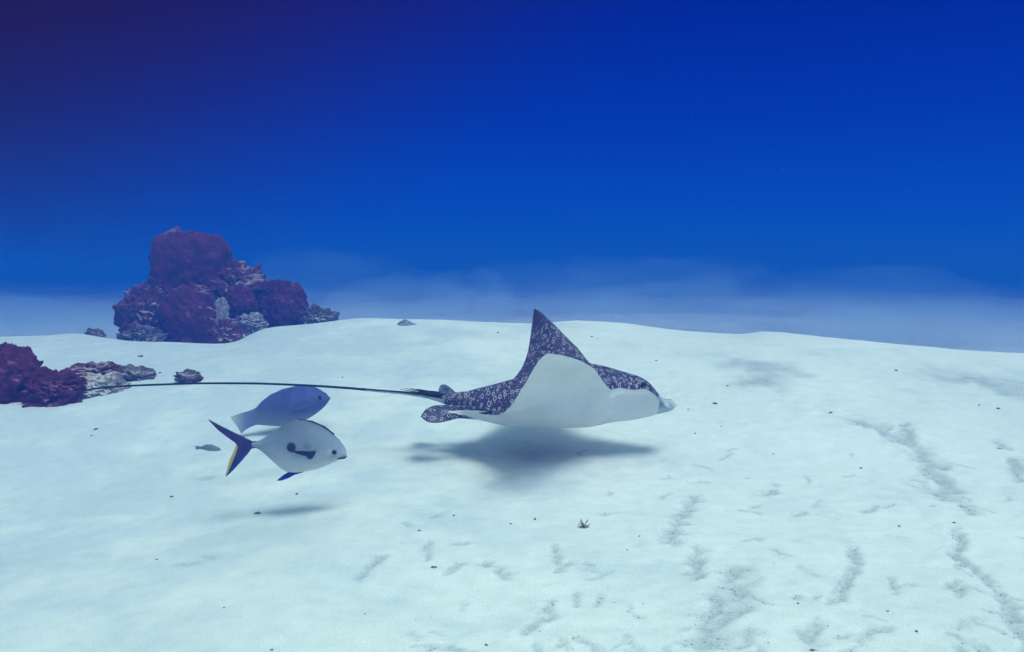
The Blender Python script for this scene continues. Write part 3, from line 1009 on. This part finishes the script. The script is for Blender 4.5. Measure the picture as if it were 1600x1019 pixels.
o.parent = cf; o['label'] = 'bright blue leading edge of the forked tail'
fin(permit, PY, 'anal_fin', [(474, 736), (462, 736), (450, 738), (441, 743.5), (432.5, 751), (441, 750.5), (451, 747), (460, 742), (474, 737.5)], BLUEM, 0.007)
fin(permit, PY, 'dorsal_fin', [(464, 657.5), (468, 655), (488, 657.8), (508, 666.8), (523, 678.5), (520, 679), (505, 668.5), (485, 660)], DARKF, 0.006)
fin(permit, PY, 'pectoral_fin', [(494, 705), (484, 705.5), (470, 705), (455, 705.3), (463, 708.5), (475, 712), (488, 713.5), (492, 711)], DARKF, 0.004, -0.054)
fin(permit, PY, 'pectoral_fin', [(494, 705), (484, 705.5), (470, 705), (455, 705.3), (463, 708.5), (475, 712), (488, 713.5), (492, 711)], DARKF, 0.004, 0.054)
for s_ in (-1, 1):
    e = pl(522, 707, -0.036)
    V_, F_ = ball((e[0], s_ * 0.0335, e[2]), 0.0085, 3, (1, .6, 1))
    link_mesh('eye', V_, F_, EYEM, permit)
fin(permit, PY, 'mouth', [(528.5, 715.6), (534, 714.8), (540.6, 714.2), (540.6, 715.1), (534, 715.8), (528.5, 716)], DARKF, 0.036, 0.0)

# the bluish snapper behind it
SY = 3.85
snap = empty('snapper_fish', P(455, 635, SY))
tag(snap, 'plain slate-blue fish with a pale tail swimming behind the silvery fish', 'fish')
sl = lambda a, b_, c=0: px_local(snap, SY, a, b_, c)
SM = fish_mat('slate_blue_skin', (0.055, 0.085, 0.30), (0.11, 0.15, 0.36), (0.30, 0.36, 0.48), sl(455, 668)[2], sl(455, 606)[2], rough=0.7, mott=0.9)
fish_body(snap, SY,
          [(392, 641), (400, 637), (408, 628), (420, 619), (440, 610), (465, 604), (488, 603.5), (503, 611), (512, 617.5), (515.5, 622)],
          [(392, 665), (400, 664), (415, 665), (430, 666), (445, 666), (460, 663), (478, 656), (496, 645), (510, 632), (515.5, 624)],
          0.075, [(0, .04), (.1, .2), (.3, .6), (.55, 1), (.75, .95), (.92, .55), (1, .15)], SM)
STM = plain('slate_tail_fin', (0.10, 0.15, 0.34), (0.18, 0.24, 0.42), 24)
PTM = plain('pale_tail_edge', (0.40, 0.46, 0.46), (0.52, 0.56, 0.50), 24)
xa_, xb_ = sl(362, 660)[0], sl(398, 650)[0]
GT, n, l, b = new_mat('slate_to_pale_tail')
t = n.new('ShaderNodeTexCoord'); q_ = n.new('ShaderNodeSeparateXYZ'); l.new(t.outputs['Object'], q_.inputs[0])
nz = noise_tex(n, l, t.outputs['Object'], 30, 4)
mr = n.new('ShaderNodeMapRange'); l.new(mth(n, l, 'MULTIPLY_ADD', nz, 0.02, mth(n, l, 'SUBTRACT', q_.outputs[0], 0.01)), mr.inputs[0])
mr.inputs[1].default_value = xa_; mr.inputs[2].default_value = xb_
l.new(ramp(n, l, mr.outputs[0], [(0.05, (0.52, 0.56, 0.50)), (0.30, (0.34, 0.40, 0.46)), (0.62, (0.15, 0.20, 0.38)), (1.0, (0.13, 0.18, 0.38))]), b.inputs['Base Color'])
b.inputs['Roughness'].default_value = 0.7
fin(snap, SY, 'caudal_fin', [(412, 632), (400, 638), (388, 642.5), (374, 646.5), (360, 651.3), (363, 655.5), (367, 661), (372, 668), (377.5, 677), (384, 671.5), (392, 667), (400, 664), (412, 662)], GT, 0.009)
fin(snap, SY, 'dorsal_fin', [(408, 629), (421, 617.5), (441, 608), (466, 602.4), (488, 602.5), (480, 606), (440, 612), (412, 627)], STM, 0.008)
fin(snap, SY, 'pectoral_fin', [(484, 632), (474, 630), (462, 634), (456, 640), (466, 641), (478, 638)], SM, 0.005, -0.077)
for s_ in (-1, 1):
    e = sl(504, 618)
    V_, F_ = ball((e[0], s_ * 0.046, e[2]), 0.008, 3, (1, .6, 1))
    link_mesh('eye', V_, F_, EYEM, snap)

# the little fish near the bottom
LY = 3.30
lit = empty('small_fish', P(326, 700, LY))
tag(lit, 'tiny slender grey fish hovering low over the sand by the forked tail', 'fish')
ll = lambda a, b_, c=0: px_local(lit, LY, a, b_, c)
LM = fish_mat('small_grey_skin', (0.11, 0.16, 0.22), (0.19, 0.25, 0.32), (0.36, 0.42, 0.46), ll(326, 706)[2], ll(326, 695)[2], rough=0.6)
fish_body(lit, LY, [(312, 698), (318, 696.3), (326, 695.2), (335, 696.3), (342, 699.5), (346, 702.8)], [(312, 701.5), (318, 703), (326, 704.8), (335, 705.2), (342, 704.8), (346, 703.2)],
          0.010, [(0, .3), (.3, .7), (.6, 1), (.9, .7), (1, .2)], LM, 40, 20)
LF = plain('small_fin', (0.14, 0.19, 0.25), (0.22, 0.28, 0.34), 40)
fin(lit, LY, 'caudal_fin', [(314, 698), (308, 697), (305, 697), (306, 700), (305.3, 702.5), (309, 702.3), (314, 701.5)], LF, 0.003)
fin(lit, LY, 'dorsal_fin', [(316, 697.2), (322, 694.6), (332, 694.8), (336, 697), (326, 697)], LF, 0.002)
V_, F_ = ball(ll(341.3, 701.2, -0.0075), 0.0018, 2)
link_mesh('eye', V_, F_, EYEM, lit)

# ------------------------------------------------------------------ bits lying on the sand
PEB = plain('dark_pebble', (0.06, 0.07, 0.08), (0.24, 0.25, 0.25), 90, 0.9, 0.1)
peb_px = [(403, 803, 9, 'dark broken shell bit lying in the silvery fish\'s shadow'), (464, 773, 6, None), (268, 777, 6, None), (150, 671, 6, None), (143, 681, 4, None),
          (678, 888, 9, 'dark flat chip lying alone on the scuffed foreground sand'), (836, 811, 6, None), (798, 820, 4, None), (999, 841, 4, None), (1117, 632, 7, None), (1298, 645, 6, None),
          (1345, 732, 5, None), (1208, 709, 3, None), (1086, 679, 4, None), (1127, 666, 3, None), (1405, 824, 5, None), (1491, 818, 5, None), (1387, 957, 4, None), (1432, 990, 6, None),
          (1270, 1017, 8, None), (1247, 947, 5, None), (760, 1007, 6, None), (1005, 945, 3, None), (960, 944, 3, None), (655, 831, 5, None), (709, 808, 5, None), (1137, 604, 4, None),
          (1025, 565, 4, None), (1400, 580, 5, None), (1560, 640, 5, None), (1530, 636, 4, None), (1562, 700, 7, None), (1075, 640, 3, None), (980, 860, 3, None), (245, 875, 4, None),
          (350, 950, 4, None), (425, 1017, 5, None), (570, 962, 3, None), (778, 520, 4, None), (925, 528, 4, None), (535, 590, 4, None), (220, 558, 7, None), (250, 583, 5, None)]
Vp, Fp = ico(2)
for i, (a, b_, sz, lab) in enumerate(peb_px):
    g = G(a, b_)
    r = sz * g.y / FPX * 0.5
    q = Vp * (1 + 0.75 * vnoise(Vp[:, 0] * 1.6 + i * 3.1, Vp[:, 1] * 1.6, Vp[:, 2] * 1.6, i))[:, None]
    q = q * np.array([r * 1.1, r * 0.7, r * 0.42])
    o = link_mesh('pebble', q, Fp, PEB, loc=(g.x, g.y, ground_z(g.x, g.y) + r * 0.25), smooth_shade=False)
    o.rotation_euler = (0, 0, i * 1.3)
    if lab:
        tag(o, lab, 'shell bit')
    else:
        tag(o, 'tiny dark pebble lying on pale sand', 'pebble', 'tiny dark pebbles scattered on the sand')

# seaweed sprig
g = G(912, 824)
sprig = empty('seaweed_sprig', (g.x, g.y, ground_z(g.x, g.y) - 0.002))
tag(sprig, 'small brown tuft of torn seaweed lying on the sand below the ray', 'seaweed')
WEED = plain('brown_weed', (0.10, 0.11, 0.09), (0.26, 0.26, 0.22), 60, 0.9, 0.1)
rs = random.Random(5)
for k in range(22):
    a = rs.uniform(0, 6.28); sp = rs.uniform(0.1, 1.6); Lb = rs.uniform(0.014, 0.040)
    pts = [np.zeros(3)]
    d = np.array([math.cos(a) * sp, math.sin(a) * sp, 1.0]); d /= np.linalg.norm(d)
    for j in range(4):
        d = d + np.array([rs.uniform(-.6, .6) for _ in range(3)]); d /= np.linalg.norm(d)
        pts.append(pts[-1] + d * Lb / 4)
    V_, F_ = tube(np.array(pts), [.0013, .0013, .0011, .0010, .0006], 6)
    link_mesh('branch', V_, F_, WEED, sprig)

# coarse grit gathered in the hollows
GR = plain('grey_grit', (0.14, 0.16, 0.17), (0.34, 0.36, 0.36), 200, 0.95, 0.05)
cand = np.column_stack([rng.uniform(-2.2, 2.8, 260000), 1.3 + 3.4 * rng.random(260000) ** 1.3])
ii = np.clip(np.searchsorted(gx, cand[:, 0]) - 1, 0, NX - 1); jj = np.clip(np.searchsorted(gy, cand[:, 1]) - 1, 0, NY - 1)
patchy = fbm(cand[:, 0] * 2.2, cand[:, 1] * 2.2, seed=61, octaves=3)
prob = 0.60 * grit[jj, ii] ** 1.5 + 0.010 * sstep(patchy, 0.0, 0.6) * sstep(cand[:, 0], -0.8, 0.4) + 0.0012
keep = rng.random(len(cand)) < prob
cand, ii, jj = cand[keep], ii[keep], jj[keep]
oct_v = np.array([(1, 0, 0), (-1, 0, 0), (0, 1, 0), (0, -1, 0), (0, 0, 1), (0, 0, -1)], float)
oct_f = np.array([(0, 2, 4), (2, 1, 4), (1, 3, 4), (3, 0, 4), (2, 0, 5), (1, 2, 5), (3, 1, 5), (0, 3, 5)])
n_g = len(cand)
rad = (0.0006 + 0.0017 * rng.random(n_g) ** 3) * (0.7 + cand[:, 1] * 0.12)
jit = 1 + 0.5 * (rng.random((n_g, 6, 1)) - 0.5)
gv = oct_v[None] * jit * rad[:, None, None] * np.array([1.2, 1.2, 0.8])
gv += np.column_stack([cand, Z[jj, ii] + rad * 0.2])[:, None, :]
gf = oct_f[None] + (np.arange(n_g) * 6)[:, None, None]
grit_o = link_mesh('grit', gv.reshape(-1, 3).tolist(), gf.reshape(-1, 3).tolist(), GR, smooth_shade=False)
tag(grit_o, 'fine dark grit sprinkled over the hollows of the sand', 'grit', kind='stuff')

# drifting motes of silt in the water
MO = plain('white_mote', (0.7, 0.75, 0.8), (0.8, 0.85, 0.9), 50, 0.9, 0.1)
n_m = 420
yy = 2.0 + 8 * rng.random(n_m)
mp_ = np.column_stack([(rng.random(n_m) * 2 - 1) * yy * 0.75, yy, EYE + (rng.random(n_m) * 0.50 - 0.10) * yy])
mp_[:, 2] = np.minimum(mp_[:, 2], HZ1 + 1.5)
mr_ = (0.0005 + 0.0009 * rng.random(n_m) ** 3) * (0.4 + yy / 6)
mv = oct_v[None] * mr_[:, None, None] + mp_[:, None, :]
mf = oct_f[None] + (np.arange(n_m) * 6)[:, None, None]
ok = mp_[:, 2] < HZ1 - 0.02
mv, mf = mv[ok], oct_f[None] + (np.arange(int(ok.sum())) * 6)[:, None, None]
mo = link_mesh('drifting_silt', mv.reshape(-1, 3).tolist(), mf.reshape(-1, 3).tolist(), MO, smooth_shade=False)
tag(mo, 'tiny pale motes of silt drifting in the water', 'silt', kind='stuff')
